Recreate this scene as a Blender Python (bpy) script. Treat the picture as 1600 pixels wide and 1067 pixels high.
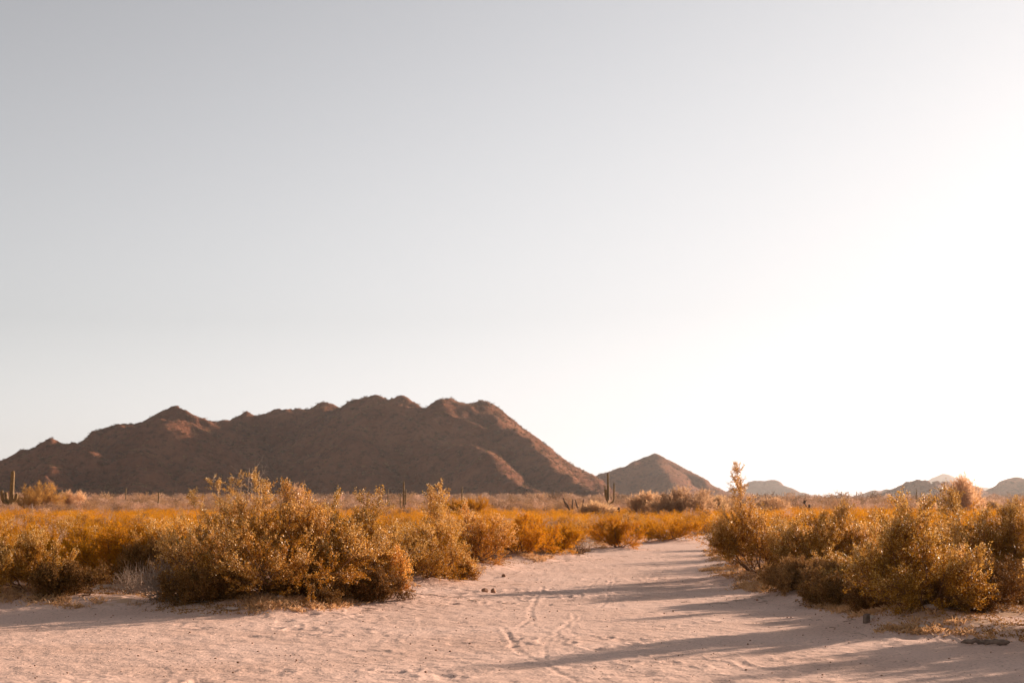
import bpy, math, random
import numpy as np
from mathutils import Vector, Matrix
R = math.radians
sc = bpy.context.scene
for o in list(bpy.data.objects): bpy.data.objects.remove(o)

# ------------------------------------------------------------------ camera, sky, sun
CAM_H, F, HOR = 1.65, 50.0 / 36.0 * 1600, 784.0
PITCH = math.atan((HOR - 533.5) / F)
cd = bpy.data.cameras.new('camera'); cam = bpy.data.objects.new('camera', cd)
sc.collection.objects.link(cam); sc.camera = cam
cd.lens, cd.sensor_width, cd.clip_start, cd.clip_end = 50, 36, 0.1, 40000
cam.location = (0, 0, CAM_H); cam.rotation_euler = (R(90) + PITCH, 0, 0)
cd.dof.use_dof = True; cd.dof.focus_distance = 21; cd.dof.aperture_fstop = 3.6

SUN_AZ, SUN_EL = R(49), R(13)                       # azimuth clockwise from +Y
sund = bpy.data.lights.new('sun', 'SUN'); sun = bpy.data.objects.new('sun', sund)
sc.collection.objects.link(sun)
sund.energy, sund.angle, sund.color = 5.0, R(0.8), (1.0, 0.77, 0.60)
sv = Vector((math.sin(SUN_AZ) * math.cos(SUN_EL), math.cos(SUN_AZ) * math.cos(SUN_EL), math.sin(SUN_EL)))
sun.rotation_euler = sv.to_track_quat('Z', 'Y').to_euler(); sun.location = (60, 60, 40)

SKY_K, SKY_TOP = .091, 6.2                          # a camera-like soft shoulder where the sky nears white
w = bpy.data.worlds.new('World'); sc.world = w; w.use_nodes = True
nt = w.node_tree; bg = nt.nodes['Background']
sky = nt.nodes.new('ShaderNodeTexSky'); sky.sky_type = 'NISHITA'; sky.sun_disc = False
sky.sun_elevation, sky.sun_rotation = SUN_EL, SUN_AZ
sky.air_density, sky.dust_density, sky.ozone_density = 1.0, 0.4, 1.0
hs = nt.nodes.new('ShaderNodeHueSaturation'); hs.inputs['Saturation'].default_value = 0.12
gm = nt.nodes.new('ShaderNodeGamma'); gm.inputs['Gamma'].default_value = 1.35
nt.links.new(sky.outputs[0], hs.inputs['Color']); nt.links.new(hs.outputs[0], gm.inputs['Color'])
sc1 = nt.nodes.new('ShaderNodeVectorMath'); sc1.operation = 'SCALE'; sc1.inputs['Scale'].default_value = SKY_K
p4 = nt.nodes.new('ShaderNodeGamma'); p4.inputs['Gamma'].default_value = 4
a1 = nt.nodes.new('ShaderNodeVectorMath'); a1.operation = 'ADD'; a1.inputs[1].default_value = (1, 1, 1)
q4 = nt.nodes.new('ShaderNodeGamma'); q4.inputs['Gamma'].default_value = .25
dv = nt.nodes.new('ShaderNodeVectorMath'); dv.operation = 'DIVIDE'
nt.links.new(gm.outputs[0], sc1.inputs[0]); nt.links.new(sc1.outputs[0], p4.inputs['Color']); nt.links.new(p4.outputs[0], a1.inputs[0])
nt.links.new(a1.outputs[0], q4.inputs['Color']); nt.links.new(sc1.outputs[0], dv.inputs[0]); nt.links.new(q4.outputs[0], dv.inputs[1])
ws = nt.nodes.new('ShaderNodeVectorMath'); ws.operation = 'SCALE'; ws.inputs['Scale'].default_value = SKY_TOP
tn = nt.nodes.new('ShaderNodeVectorMath'); tn.operation = 'MULTIPLY'; tn.inputs[1].default_value = (1.01, .987, .995)
nt.links.new(dv.outputs[0], ws.inputs[0]); nt.links.new(ws.outputs[0], tn.inputs[0]); nt.links.new(tn.outputs[0], bg.inputs['Color']); bg.inputs['Strength'].default_value = 0.072
sc.view_settings.view_transform = 'Standard'; sc.view_settings.look = 'None'
sc.view_settings.exposure = 1.22; sc.view_settings.gamma = 1.0
cy = sc.cycles
sc.render.engine = 'CYCLES'
cy.use_denoising = True; cy.max_bounces = 6; cy.diffuse_bounces = 3; cy.transmission_bounces = 4
cy.volume_bounces = 0; cy.glossy_bounces = 2; cy.transparent_max_bounces = 4

# ------------------------------------------------------------------ helpers
def ray(px, py):
    """world direction through a pixel of the 1600x1067 photograph, scaled so that y = 1"""
    x = (px - 800) / F; u = (533.5 - py) / F
    c, s = math.cos(PITCH), math.sin(PITCH)
    dy, dz = c - u * s, s + u * c
    return x / dy, dz / dy
def at(px, py, Y):
    x, z = ray(px, py); return x * Y, Y, CAM_H + z * Y
def gnd(px, py):
    x, z = ray(px, py); Y = -CAM_H / z
    return x * Y, Y

def _hash(ix, iy, seed):
    h = (ix.astype(np.int64) * 374761393 + iy.astype(np.int64) * 668265263 + seed * 1442695041) & 0xffffffff
    h = ((h ^ (h >> 13)) * 1274126177) & 0xffffffff
    return ((h ^ (h >> 16)) & 0xffff) / 65535.0
def vnoise(x, y, seed=0):
    ix, iy = np.floor(x), np.floor(y); fx, fy = x - ix, y - iy
    fx, fy = fx * fx * (3 - 2 * fx), fy * fy * (3 - 2 * fy)
    a, b = _hash(ix, iy, seed), _hash(ix + 1, iy, seed)
    c, d = _hash(ix, iy + 1, seed), _hash(ix + 1, iy + 1, seed)
    return (a + (b - a) * fx) * (1 - fy) + (c + (d - c) * fx) * fy * 1.0
def fbm(x, y, seed=0, oct=4, gain=.5):
    s, a, t = 0, 1, 0
    for k in range(oct):
        s = s + a * (vnoise(x, y, seed + k * 17) - .5); t += a; a *= gain; x = x * 2.03 + 5.1; y = y * 2.03 + 3.7
    return s / t * 2
def sstep(a, b, x):
    t = np.clip((x - a) / (b - a), 0, 1); return t * t * (3 - 2 * t)

COL = sc.collection
def mesh_from(name, verts, faces, nside, mats, attrs=None, smooth=False, mat_idx=None):
    """verts (N,3); faces (M,nside) of indices"""
    verts = np.asarray(verts, np.float32); faces = np.asarray(faces, np.int32)
    me = bpy.data.meshes.new(name)
    me.vertices.add(len(verts)); me.vertices.foreach_set('co', verts.ravel())
    m = len(faces); me.loops.add(m * nside); me.loops.foreach_set('vertex_index', faces.ravel())
    me.polygons.add(m)
    me.polygons.foreach_set('loop_start', np.arange(0, m * nside, nside, dtype=np.int32))
    me.polygons.foreach_set('loop_total', np.full(m, nside, np.int32))
    if smooth: me.polygons.foreach_set('use_smooth', np.ones(m, bool))
    for k, a in (attrs or {}).items():
        me.attributes.new(k, 'FLOAT', 'POINT').data.foreach_set('value', np.asarray(a, np.float32))
    for mt in (mats if isinstance(mats, (list, tuple)) else [mats]): me.materials.append(mt)
    if mat_idx is not None: me.polygons.foreach_set('material_index', mat_idx)
    me.update(calc_edges=True)
    return me
def tag(o, label=None, cat=None, group=None, kind=None):
    if label: o['label'] = label
    if cat: o['category'] = cat
    if group: o['group'] = group
    if kind: o['kind'] = kind
    return o
def obj(name, me, parent=None):
    o = bpy.data.objects.new(name, me); COL.objects.link(o)
    if parent: o.parent = parent
    return o
def empty(name, loc, label, cat, group=None, rz=0, s=1):
    o = obj(name, None); o.location = loc; o.rotation_euler = (0, 0, rz); o.scale = (s, s, s)
    o.empty_display_size = .3
    return tag(o, label, cat, group)

# ------------------------------------------------------------------ materials
def new_mat(name):
    m = bpy.data.materials.new(name); m.use_nodes = True
    n = m.node_tree; b = n.nodes['Principled BSDF']; return m, n, b
def N(n, t, **kw):
    x = n.nodes.new(t)
    for k, v in kw.items():
        if k in x.inputs: x.inputs[k].default_value = v
        else: setattr(x, k, v)
    return x
def ramp(n, fac, stops):
    r = n.nodes.new('ShaderNodeValToRGB'); e = r.color_ramp.elements
    while len(e) < len(stops): e.new(.5)
    for q, (p, c) in zip(e, stops): q.position = p; q.color = (*c, 1)
    n.links.new(fac, r.inputs[0]); return r
def leaf_mat(name, cols, transl=.4, rough=.45, tcol=None, spec=.4, vr=(.78, 1.22), hr=.004):
    m, n, b = new_mat(name)
    g = N(n, 'ShaderNodeNewGeometry')
    r = ramp(n, g.outputs['Random Per Island'], [(i / max(1, len(cols) - 1), c) for i, c in enumerate(cols)])
    oi = N(n, 'ShaderNodeObjectInfo')
    hv = N(n, 'ShaderNodeHueSaturation')
    mp = N(n, 'ShaderNodeMapRange'); mp.inputs[3].default_value, mp.inputs[4].default_value = vr
    mh = N(n, 'ShaderNodeMapRange'); mh.inputs[3].default_value = .5 - hr; mh.inputs[4].default_value = .5 + hr
    wn = N(n, 'ShaderNodeTexWhiteNoise', noise_dimensions='1D'); n.links.new(oi.outputs['Random'], wn.inputs['W'])
    n.links.new(wn.outputs['Value'], mh.inputs[0]); n.links.new(mh.outputs[0], hv.inputs['Hue'])
    n.links.new(oi.outputs['Random'], mp.inputs[0]); n.links.new(mp.outputs[0], hv.inputs['Value'])
    n.links.new(r.outputs[0], hv.inputs['Color'])
    n.links.new(hv.outputs[0], b.inputs['Base Color'])
    b.inputs['Roughness'].default_value = rough; b.inputs['Specular IOR Level'].default_value = spec
    t = N(n, 'ShaderNodeBsdfTranslucent')
    if tcol:
        mx = N(n, 'ShaderNodeMix', data_type='RGBA', blend_type='MULTIPLY'); mx.inputs[0].default_value = 1
        n.links.new(hv.outputs[0], mx.inputs[6]); mx.inputs[7].default_value = (*tcol, 1)
        n.links.new(mx.outputs[2], t.inputs['Color'])
    else: n.links.new(hv.outputs[0], t.inputs['Color'])
    ms = N(n, 'ShaderNodeMixShader'); ms.inputs[0].default_value = transl
    n.links.new(b.outputs[0], ms.inputs[1]); n.links.new(t.outputs[0], ms.inputs[2])
    n.links.new(ms.outputs[0], n.nodes['Material Output'].inputs['Surface'])
    return m
def noise_mat(name, c1, c2, scale=8, rough=.9, bump=.3, dist=.01, detail=6):
    m, n, b = new_mat(name)
    tc = N(n, 'ShaderNodeTexCoord'); nz = N(n, 'ShaderNodeTexNoise', Scale=scale, Detail=detail)
    n.links.new(tc.outputs['Object'], nz.inputs['Vector'])
    r = ramp(n, nz.outputs['Fac'], [(.3, c1), (.7, c2)])
    n.links.new(r.outputs[0], b.inputs['Base Color']); b.inputs['Roughness'].default_value = rough
    b.inputs['Specular IOR Level'].default_value = .15
    bp = N(n, 'ShaderNodeBump', Strength=bump, Distance=dist)
    n.links.new(nz.outputs['Fac'], bp.inputs['Height']); n.links.new(bp.outputs[0], b.inputs['Normal'])
    return m

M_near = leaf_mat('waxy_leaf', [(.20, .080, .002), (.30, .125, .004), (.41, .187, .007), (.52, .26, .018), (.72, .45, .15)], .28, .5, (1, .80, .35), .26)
M_sun_tone = leaf_mat('sun_toned_leaf_tip', [(.62, .34, .06), (.74, .45, .12), (.86, .64, .34)], .35, .45, (1, .85, .6), .5)  # sun glints on the bush tops, put into the leaf colour
M_shade_tone = leaf_mat('shade_toned_leaf', [(.10, .042, .008), (.17, .075, .015), (.26, .125, .03), (.38, .21, .07)], .22, .7, None, .15)  # shade at the foot of the thicket, painted in as darker leaves
M_gold = leaf_mat('golden_leaf', [(.46, .195, .004), (.54, .25, .006), (.62, .315, .012)], .45, .6, (1, .88, .4), .2)
M_tan = leaf_mat('tan_twig', [(.24, .13, .06), (.34, .19, .09), (.44, .27, .15)], .25, .8, None, .1, (.5, 1.5))
M_pink = leaf_mat('pinkish_twig', [(.34, .19, .12), (.46, .28, .19), (.52, .34, .24)], .3, .8, None, .1, (.6, 1.4))
M_crown = leaf_mat('crown_twig', [(.44, .25, .12), (.54, .33, .18), (.64, .42, .23)], .65, .8, None, .1)
M_tree = leaf_mat('pale_gold_twig', [(.48, .23, .05), (.56, .30, .08), (.62, .36, .12)], .5, .8, None, .1)
M_hill = leaf_mat('hill_scrub', [(.07, .04, .018), (.14, .08, .036), (.26, .155, .08)], .15, .9, None, .05, (.25, 2.1), .01)
M_straw = leaf_mat('straw', [(.50, .27, .11), (.62, .36, .17), (.70, .45, .26)], .35, .7, None, .2)
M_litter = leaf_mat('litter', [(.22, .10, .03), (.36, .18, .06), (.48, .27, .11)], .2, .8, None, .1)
M_bark = noise_mat('bark', (.09, .04, .018), (.24, .125, .06), 30, .85, .4, .004)
M_pale = noise_mat('pale_twig', (.36, .25, .18), (.58, .44, .34), 30, .8, .3, .003)
M_dead = noise_mat('grey_dead_wood', (.20, .14, .10), (.42, .32, .25), 25, .85, .3, .003)
M_char = noise_mat('dark_wood', (.035, .02, .014), (.08, .05, .035), 20, .9, .4, .005)
M_sag = noise_mat('cactus_skin', (.12, .07, .025), (.26, .15, .05), 3, .7, .3, .02)
M_rock = noise_mat('pale_rock', (.34, .25, .20), (.56, .44, .37), 9, .9, .6, .02)
M_rockb = noise_mat('brown_rock', (.18, .09, .05), (.36, .21, .14), 9, .9, .6, .02)
M_post = noise_mat('post_wood', (.10, .07, .052), (.24, .17, .13), 14, .9, .5, .006)

def sand_material():
    m, n, b = new_mat('sand')
    g = N(n, 'ShaderNodeNewGeometry'); at_ = N(n, 'ShaderNodeAttribute', attribute_name='litter')
    n1 = N(n, 'ShaderNodeTexNoise', Scale=.5, Detail=8); n2 = N(n, 'ShaderNodeTexNoise', Scale=26, Detail=9)
    n3 = N(n, 'ShaderNodeTexNoise', Scale=4.5, Detail=7)
    for q in (n1, n2, n3): n.links.new(g.outputs['Position'], q.inputs['Vector'])
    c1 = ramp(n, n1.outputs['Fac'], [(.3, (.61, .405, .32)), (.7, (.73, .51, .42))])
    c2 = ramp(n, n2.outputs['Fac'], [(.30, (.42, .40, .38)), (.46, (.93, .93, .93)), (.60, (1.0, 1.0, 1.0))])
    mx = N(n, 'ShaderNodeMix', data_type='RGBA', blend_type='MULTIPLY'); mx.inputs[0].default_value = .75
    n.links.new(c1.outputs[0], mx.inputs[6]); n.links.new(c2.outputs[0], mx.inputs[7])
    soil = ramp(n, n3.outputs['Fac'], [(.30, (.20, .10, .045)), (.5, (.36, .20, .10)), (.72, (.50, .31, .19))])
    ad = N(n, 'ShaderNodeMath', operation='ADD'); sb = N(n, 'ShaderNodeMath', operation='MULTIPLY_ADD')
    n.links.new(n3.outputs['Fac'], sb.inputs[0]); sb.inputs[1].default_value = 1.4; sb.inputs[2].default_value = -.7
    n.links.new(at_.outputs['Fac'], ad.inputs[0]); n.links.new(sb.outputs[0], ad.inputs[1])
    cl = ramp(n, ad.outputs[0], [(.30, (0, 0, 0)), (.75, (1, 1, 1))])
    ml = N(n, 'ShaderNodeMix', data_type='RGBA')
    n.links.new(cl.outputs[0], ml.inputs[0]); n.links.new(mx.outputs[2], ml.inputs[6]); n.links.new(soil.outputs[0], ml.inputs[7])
    n.links.new(ml.outputs[2], b.inputs['Base Color'])
    b.inputs['Roughness'].default_value = .95; b.inputs['Specular IOR Level'].default_value = .08
    b1 = N(n, 'ShaderNodeBump', Strength=.55, Distance=.02); n.links.new(n2.outputs['Fac'], b1.inputs['Height'])
    b2 = N(n, 'ShaderNodeBump', Strength=.5, Distance=.07); n.links.new(n3.outputs['Fac'], b2.inputs['Height'])
    n.links.new(b2.outputs[0], b1.inputs['Normal']); n.links.new(b1.outputs[0], b.inputs['Normal'])
    return m
M_sand = sand_material()

def hill_material():
    m, n, b = new_mat('rocky_slope')
    g = N(n, 'ShaderNodeNewGeometry')
    n1 = N(n, 'ShaderNodeTexNoise', Scale=.02, Detail=6); n2 = N(n, 'ShaderNodeTexNoise', Scale=.13, Detail=9)
    n2.inputs['Roughness'].default_value = .78
    for q in (n1, n2): n.links.new(g.outputs['Position'], q.inputs['Vector'])
    c1 = ramp(n, n1.outputs['Fac'], [(.35, (.185, .068, .034)), (.65, (.27, .115, .062))])
    c2 = ramp(n, n2.outputs['Fac'], [(.36, (.35, .33, .30)), (.48, (.85, .85, .85)), (.60, (1.0, 1.0, 1.0)), (.70, (1.35, 1.3, 1.25))])
    mx = N(n, 'ShaderNodeMix', data_type='RGBA', blend_type='MULTIPLY'); mx.inputs[0].default_value = 1
    n.links.new(c1.outputs[0], mx.inputs[6]); n.links.new(c2.outputs[0], mx.inputs[7])
    n.links.new(mx.outputs[2], b.inputs['Base Color'])
    b.inputs['Roughness'].default_value = 1; b.inputs['Specular IOR Level'].default_value = .05
    bp = N(n, 'ShaderNodeBump', Strength=1.0, Distance=3.5); n.links.new(n2.outputs['Fac'], bp.inputs['Height'])
    n.links.new(bp.outputs[0], b.inputs['Normal'])
    return m
M_slope = hill_material()

# ------------------------------------------------------------------ ground and path
LEFT = [(-900, 952), (-200, 950), (0, 950), (120, 951), (240, 957), (420, 964), (540, 955), (600, 938), (650, 915), (740, 897),
        (850, 878), (930, 862), (1000, 845), (1030, 842), (1080, 840), (1150, 838), (1350, 836)]
RIGHT = [(1420, 842), (1250, 845), (1120, 852), (1105, 870), (1115, 903), (1150, 918), (1230, 941), (1350, 966), (1362, 990),
         (1450, 998), (1600, 1003), (1900, 1008), (2600, 1015)]
POLY = np.array([gnd(*p) for p in LEFT + RIGHT] + [(80, 8), (80, -200), (-80, -200), (-80, 22)])
def path_sd(x, y):
    """signed distance to the path's outline, positive on the path"""
    x = np.asarray(x, float); y = np.asarray(y, float)
    wob = .35 * fbm(x * .9, y * .9, 91, 3)
    d = np.full(x.shape, 1e9); inside = np.zeros(x.shape, bool)
    n = len(POLY)
    for i in range(n):
        ax, ay = POLY[i]; bx, by = POLY[(i + 1) % n]; ex, ey = bx - ax, by - ay
        t = np.clip(((x - ax) * ex + (y - ay) * ey) / (ex * ex + ey * ey), 0, 1)
        d = np.minimum(d, np.hypot(x - ax - t * ex, y - ay - t * ey))
        c = ((ay > y) != (by > y)) & (x < ax + (y - ay) * ex / (ey if ey else 1e-9)); inside ^= c
    return np.where(inside, d, -d) + wob
def rise(x, y):
    return 3.2 * sstep(250, 1250, y) * (1 - .6 * sstep(-50, 300, x)) * sstep(8000, 4000, np.hypot(x, y) + 0 * x) 
HB = [(48, 944), (425, 946), (530, 938), (352, 915), (610, 938), (662, 912), (745, 890), (815, 878), (870, 872), (963, 860), (1045, 847),
      (1183, 908), (1285, 915), (1250, 938), (1345, 938), (1435, 978), (1535, 966), (1580, 930)]
HBW = [gnd(*p) for p in HB]
def terrain(x, y, sd=None):
    x = np.asarray(x, float); y = np.asarray(y, float)
    if sd is None: sd = path_sd(x, y)
    off = 1 - sstep(-.9, .35, sd)
    z = off * (.05 + .11 * (fbm(x * .35, y * .35, 5, 3) + .5))
    z = z + .05 * fbm(x * .12, y * .12, 6, 2) * sstep(16, 40, y)
    nearm = (y < 70) & (y > 12) & (np.abs(x) < 20)
    if nearm.any():
        m = np.zeros(x.shape); xn, yn = x[nearm], y[nearm]; v = np.zeros(xn.shape)
        for hx, hy in HBW: v = np.maximum(v, np.exp(-((xn - hx) ** 2 / .9 + (yn - hy) ** 2 / 1.4)))
        m[nearm] = v; z = z + .13 * m
    far = sstep(200, 700, y)
    z = z + far * 1.2 * fbm(x * .004, y * .004, 7, 4) + rise(x, y)
    return z
def tz(x, y): return float(terrain(np.array([x]), np.array([y]))[0])

TRACKS = [([(953, 903), (948, 918), (949, 934), (940, 948)], .10, .018), ([(960, 903), (955, 918), (956, 934)], .08, .014),
          ([(850, 915), (838, 932), (831, 952), (828, 969), (810, 981), (787, 984)], .12, .022),
          ([(785, 980), (797, 995), (805, 1004), (812, 1018), (841, 1033), (872, 1050), (900, 1064)], .12, .024),
          ([(793, 988), (801, 1004), (806, 1018), (835, 1036), (860, 1052)], .08, .018),
          ([(845, 985), (836, 975), (832, 962)], .08, .015),
          ([(907, 935), (916, 918), (930, 906), (950, 893), (985, 878)], .10, .014),
          ([(896, 958), (890, 975), (867, 990), (856, 998), (853, 1027)], .10, .018), ([(868, 990), (864, 1005), (863, 1032)], .08, .016),
          ([(905, 960), (897, 980), (893, 1002), (905, 1030)], .08, .012),
          ([(996, 916), (995, 934)], .07, .013), ([(1003, 914), (1003, 934)], .07, .013),
          ([(870, 1010), (930, 1032), (960, 1060)], .08, .010), ([(1010, 905), (1030, 880), (1050, 862), (1060, 850)], .12, .012),
          ([(1024, 905), (1044, 880), (1062, 862)], .12, .012)]
def relief(x, y, sd):
    """footprints, ruts and wind-ruffled sand as real height, metres"""
    near = 1 - sstep(34, 60, y)
    rough = sstep(-.15, .35, fbm(x * .35 + 3, y * .8, 31, 3))
    z = .008 * fbm(x * 2.6, y * 2.2, 11, 3) + .007 * fbm(x * 7, y * 5, 12, 3)
    pr = vnoise(x * 4.2, y * 3.0, 13); pr2 = vnoise(x * 3.1 + 9, y * 2.4, 14)
    z = z - .017 * rough * sstep(.70, .88, pr) - .018 * rough * sstep(.76, .9, pr2) + .012 * rough * sstep(.55, .70, pr)
    for pts, wd, dp in TRACKS:
        wd *= .42; dp *= .27
        P = [gnd(*p) for p in pts]
        d = np.full(x.shape, 9.)
        xs = x + .05 * fbm(x * 1.5, y * 1.5, 77, 2)
        for (ax, ay), (bx, by) in zip(P[:-1], P[1:]):
            ex, ey = bx - ax, by - ay
            t = np.clip(((xs - ax) * ex + (y - ay) * ey) / (ex * ex + ey * ey), 0, 1)
            d = np.minimum(d, np.hypot(xs - ax - t * ex, y - ay - t * ey))
        q = d / wd
        z = z + np.where(q < 4, -dp * np.exp(-q * q * 1.6) + dp * .8 * np.exp(-((q - 1.25) ** 2) * 5), 0)
    return z * near
def axis(lo, fine0, fine1, hi, step, grow):
    a = list(np.arange(fine0, fine1, step)); s = step; v = a[-1]
    while v < hi: s *= grow; v += s; a.append(v)
    s = step; v = a[0]; b = []
    while v > lo: s *= grow; v -= s; b.append(v)
    return np.array(b[::-1] + a)
gx = axis(-6800, -7.5, 9, 6800, .028, 1.05); gy = axis(-500, 11.5, 29, 7200, .042, 1.032)
GX, GY = np.meshgrid(gx, gy); fx_, fy_ = GX.ravel(), GY.ravel()
sd = np.full(fx_.shape, -50.0); nr = (np.abs(fx_) < 90) & (fy_ < 140) & (fy_ > -220)
sd[nr] = path_sd(fx_[nr], fy_[nr])
gz = terrain(fx_, fy_, sd); rl = (np.abs(fx_) < 25) & (fy_ > 8) & (fy_ < 60)
gz[rl] += relief(fx_[rl], fy_[rl], sd[rl])
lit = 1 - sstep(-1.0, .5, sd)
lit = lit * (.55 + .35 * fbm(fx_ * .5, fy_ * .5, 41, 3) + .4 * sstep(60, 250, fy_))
nx_, ny_ = len(gx), len(gy)
ii = (np.arange(ny_ - 1)[:, None] * nx_ + np.arange(nx_ - 1)[None]).ravel()
quads = np.stack([ii, ii + 1, ii + nx_ + 1, ii + nx_], 1)
fc = sd[quads].mean(1) > 0
V = np.stack([fx_, fy_, gz], 1)
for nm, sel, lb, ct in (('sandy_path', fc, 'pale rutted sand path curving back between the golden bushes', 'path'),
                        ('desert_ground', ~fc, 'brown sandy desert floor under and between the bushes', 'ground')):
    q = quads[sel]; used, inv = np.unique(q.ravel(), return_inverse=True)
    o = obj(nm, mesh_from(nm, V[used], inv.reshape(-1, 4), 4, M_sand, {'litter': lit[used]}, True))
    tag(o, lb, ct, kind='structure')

# ------------------------------------------------------------------ hills
HILL_F = []
def hill(name, label, D, sil, spurs=(), depth=None, slope=.62, step=2.5, yb=220, yf=260, seed=1, nz=5., base=-6, rnd=4.):
    """height field: the highest of many rounded cones standing along the ridge line and its spurs"""
    pts = []
    def along(line):
        P = [at(px, py, Y) for px, py, Y in line]
        for a, b in zip(P[:-1], P[1:]):
            L = math.dist(a, b); k = max(1, int(L / (step * 3)))
            for i in range(k):
                t = i / k; pts.append([a[j] + (b[j] - a[j]) * t for j in range(3)])
        pts.append(P[-1])
    dpt = lambda px: float(np.interp(px, *zip(*depth))) - D if depth else 0.
    wig = lambda px: dpt(px) + D + D * .012 * math.sin(px * .021 + seed) + D * .012 * math.sin(px * .053 + seed * 2)
    along([(px, py, wig(px)) for px, py in sil])
    for s in spurs: along([(a, b, c + dpt(s[0][0])) for a, b, c in s])
    pts = np.array(pts)
    x0, x1 = pts[:, 0].min() - yf * .8, pts[:, 0].max() + yf * .8
    y0, y1 = pts[:, 1].min() - yf, pts[:, 1].max() + yb
    xs, ys = np.arange(x0, x1, step), np.arange(y0, y1, step); X, Y = np.meshgrid(xs, ys)
    sc_ = D / 1300.
    wx = X + 14 * sc_ * fbm(X * .012 / sc_, Y * .012 / sc_, seed, 3); wy = Y + 14 * sc_ * fbm(X * .012 / sc_, Y * .012 / sc_, seed + 5, 3)
    Z = np.full(X.shape, -1e3)
    for px, py, pz in pts:
        d = np.hypot(wx - px, wy - py)
        Z = np.maximum(Z, pz - slope * (np.sqrt(d * d + rnd * rnd * sc_ * sc_) - rnd * sc_))
    amp = np.clip((Z - 0) / (25 * sc_), .25, 1)
    rid = 1 - 2 * np.abs(fbm(X * .018 / sc_, Y * .018 / sc_, seed + 9, 4))
    Z = Z + amp * (nz * sc_ * .5 * (rid - .6) + 1.6 * sc_ * fbm(X * .09 / sc_, Y * .09 / sc_, seed + 3, 4, .6))
    T = terrain(X.ravel(), Y.ravel(), np.full(X.size, -50.)).reshape(X.shape)
    lo = base + T
    e = 3.0 * sc_                                     # soft foot where the slope meets the plain
    Z = np.where(Z - T > 6 * e, Z, T + e * np.log1p(np.exp(np.clip((Z - T) / e, -20, 20))) - .6 * e)
    Z = np.maximum(Z, lo)
    n = len(xs); m = len(ys)
    i = (np.arange(m - 1)[:, None] * n + np.arange(n - 1)[None]).ravel()
    q = np.stack([i, i + 1, i + n + 1, i + n], 1)
    o = obj('hill', mesh_from(name, np.stack([X.ravel(), Y.ravel(), Z.ravel()], 1), q, 4, M_slope, None, True))
    tag(o, label, 'hill', kind='structure')
    HILL_F.append((xs, ys, Z, T))
    return xs, ys, Z, T

S1 = [(-160, 815), (-60, 765), (0, 733), (40, 706), (75, 692), (85, 689), (110, 689), (148, 687), (160, 677), (185, 664), (210, 656),
      (225, 648), (240, 650), (255, 643), (268, 639), (285, 646), (300, 657), (330, 657), (345, 654), (360, 651), (372, 647),
      (385, 652), (400, 648), (430, 642), (460, 642), (480, 631), (497, 624), (512, 632), (530, 639), (545, 637), (560, 628),
      (580, 619), (595, 615), (620, 618), (640, 622), (660, 628), (675, 628), (690, 621), (705, 618), (727, 617), (745, 623),
      (760, 635), (780, 652), (810, 675), (840, 697), (870, 722), (900, 741), (930, 754), (960, 768), (1000, 790)]
SP1 = [[(640, 630, 1285), (660, 655, 1262), (700, 688, 1215), (735, 705, 1175), (765, 716, 1130), (800, 738, 1085), (835, 760, 1040), (880, 779, 990)],
       [(497, 630, 1300), (505, 655, 1250), (520, 672, 1205), (560, 700, 1160), (590, 735, 1110), (600, 765, 1070)],
       [(372, 655, 1300), (380, 690, 1220), (400, 725, 1150), (410, 760, 1100)],
       [(268, 648, 1290), (250, 680, 1220), (225, 715, 1150), (215, 755, 1095)],
       [(110, 694, 1290), (95, 720, 1220), (80, 750, 1150)],
       [(745, 630, 1290), (790, 672, 1240), (830, 706, 1190), (880, 740, 1130), (930, 768, 1070)],
       [(300, 660, 1300), (320, 690, 1240), (320, 730, 1160)],
       [(80, 690, 1300), (112, 693, 1262), (150, 695, 1254)], [(190, 668, 1288), (228, 663, 1255), (268, 657, 1248), (300, 659, 1262)],
       [(580, 625, 1296), (612, 624, 1268), (645, 628, 1262)], [(440, 646, 1300), (450, 690, 1225), (470, 735, 1140)],
       [(595, 620, 1300), (575, 655, 1245), (560, 690, 1190)], [(20, 722, 1300), (10, 750, 1210), (0, 770, 1120)], [(180, 680, 1290), (160, 720, 1200), (150, 755, 1110)]]
H1 = hill('main_hill', 'large dark brown rocky hill with a jagged ridge filling the left horizon', 1300, S1, SP1, [(-160, 1200), (150, 1215), (190, 1275), (300, 1290), (350, 1370), (500, 1375), (560, 1330), (640, 1300), (700, 1325), (1000, 1310)], .72, 2.0, seed=3, nz=15, rnd=4)
hill('second_hill', 'small pointed brown hill just right of the large hill', 1900,
     [(860, 790), (890, 768), (925, 745), (955, 733), (985, 722), (1005, 714), (1018, 709), (1035, 717), (1060, 733), (1090, 747), (1125, 765), (1160, 786)],
     [[(1018, 716, 1900), (1040, 745, 1800), (1060, 775, 1700)]], None, .6, 4, seed=5, nz=5)
hill('grey_ridge', 'pale grey hazy ridge behind the leaning right bush', 4000,
     [(1080, 795), (1130, 767), (1160, 759), (1185, 751), (1205, 750), (1230, 759), (1255, 766), (1275, 773), (1300, 775), (1318, 770), (1335, 775), (1350, 784)],
     [], None, .5, 9, 500, 500, seed=7, nz=4)
hill('low_knoll', 'small pale double knoll low on the right horizon', 3000,
     [(1325, 788), (1342, 772), (1362, 763), (1378, 765), (1390, 760), (1402, 762), (1420, 775)], [], None, .5, 7, 400, 400, seed=8, nz=4)
hill('flat_hill', 'brown flat topped hill behind the bare round tree', 1850,
     [(1300, 800), (1340, 783), (1380, 766), (1412, 753), (1432, 750), (1460, 752), (1500, 752), (1535, 758), (1570, 772), (1600, 785)],
     [[(1432, 753, 1850), (1410, 780, 1750)], [(1500, 754, 1850), (1510, 780, 1740)]], None, .55, 4, seed=11, nz=5)
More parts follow.
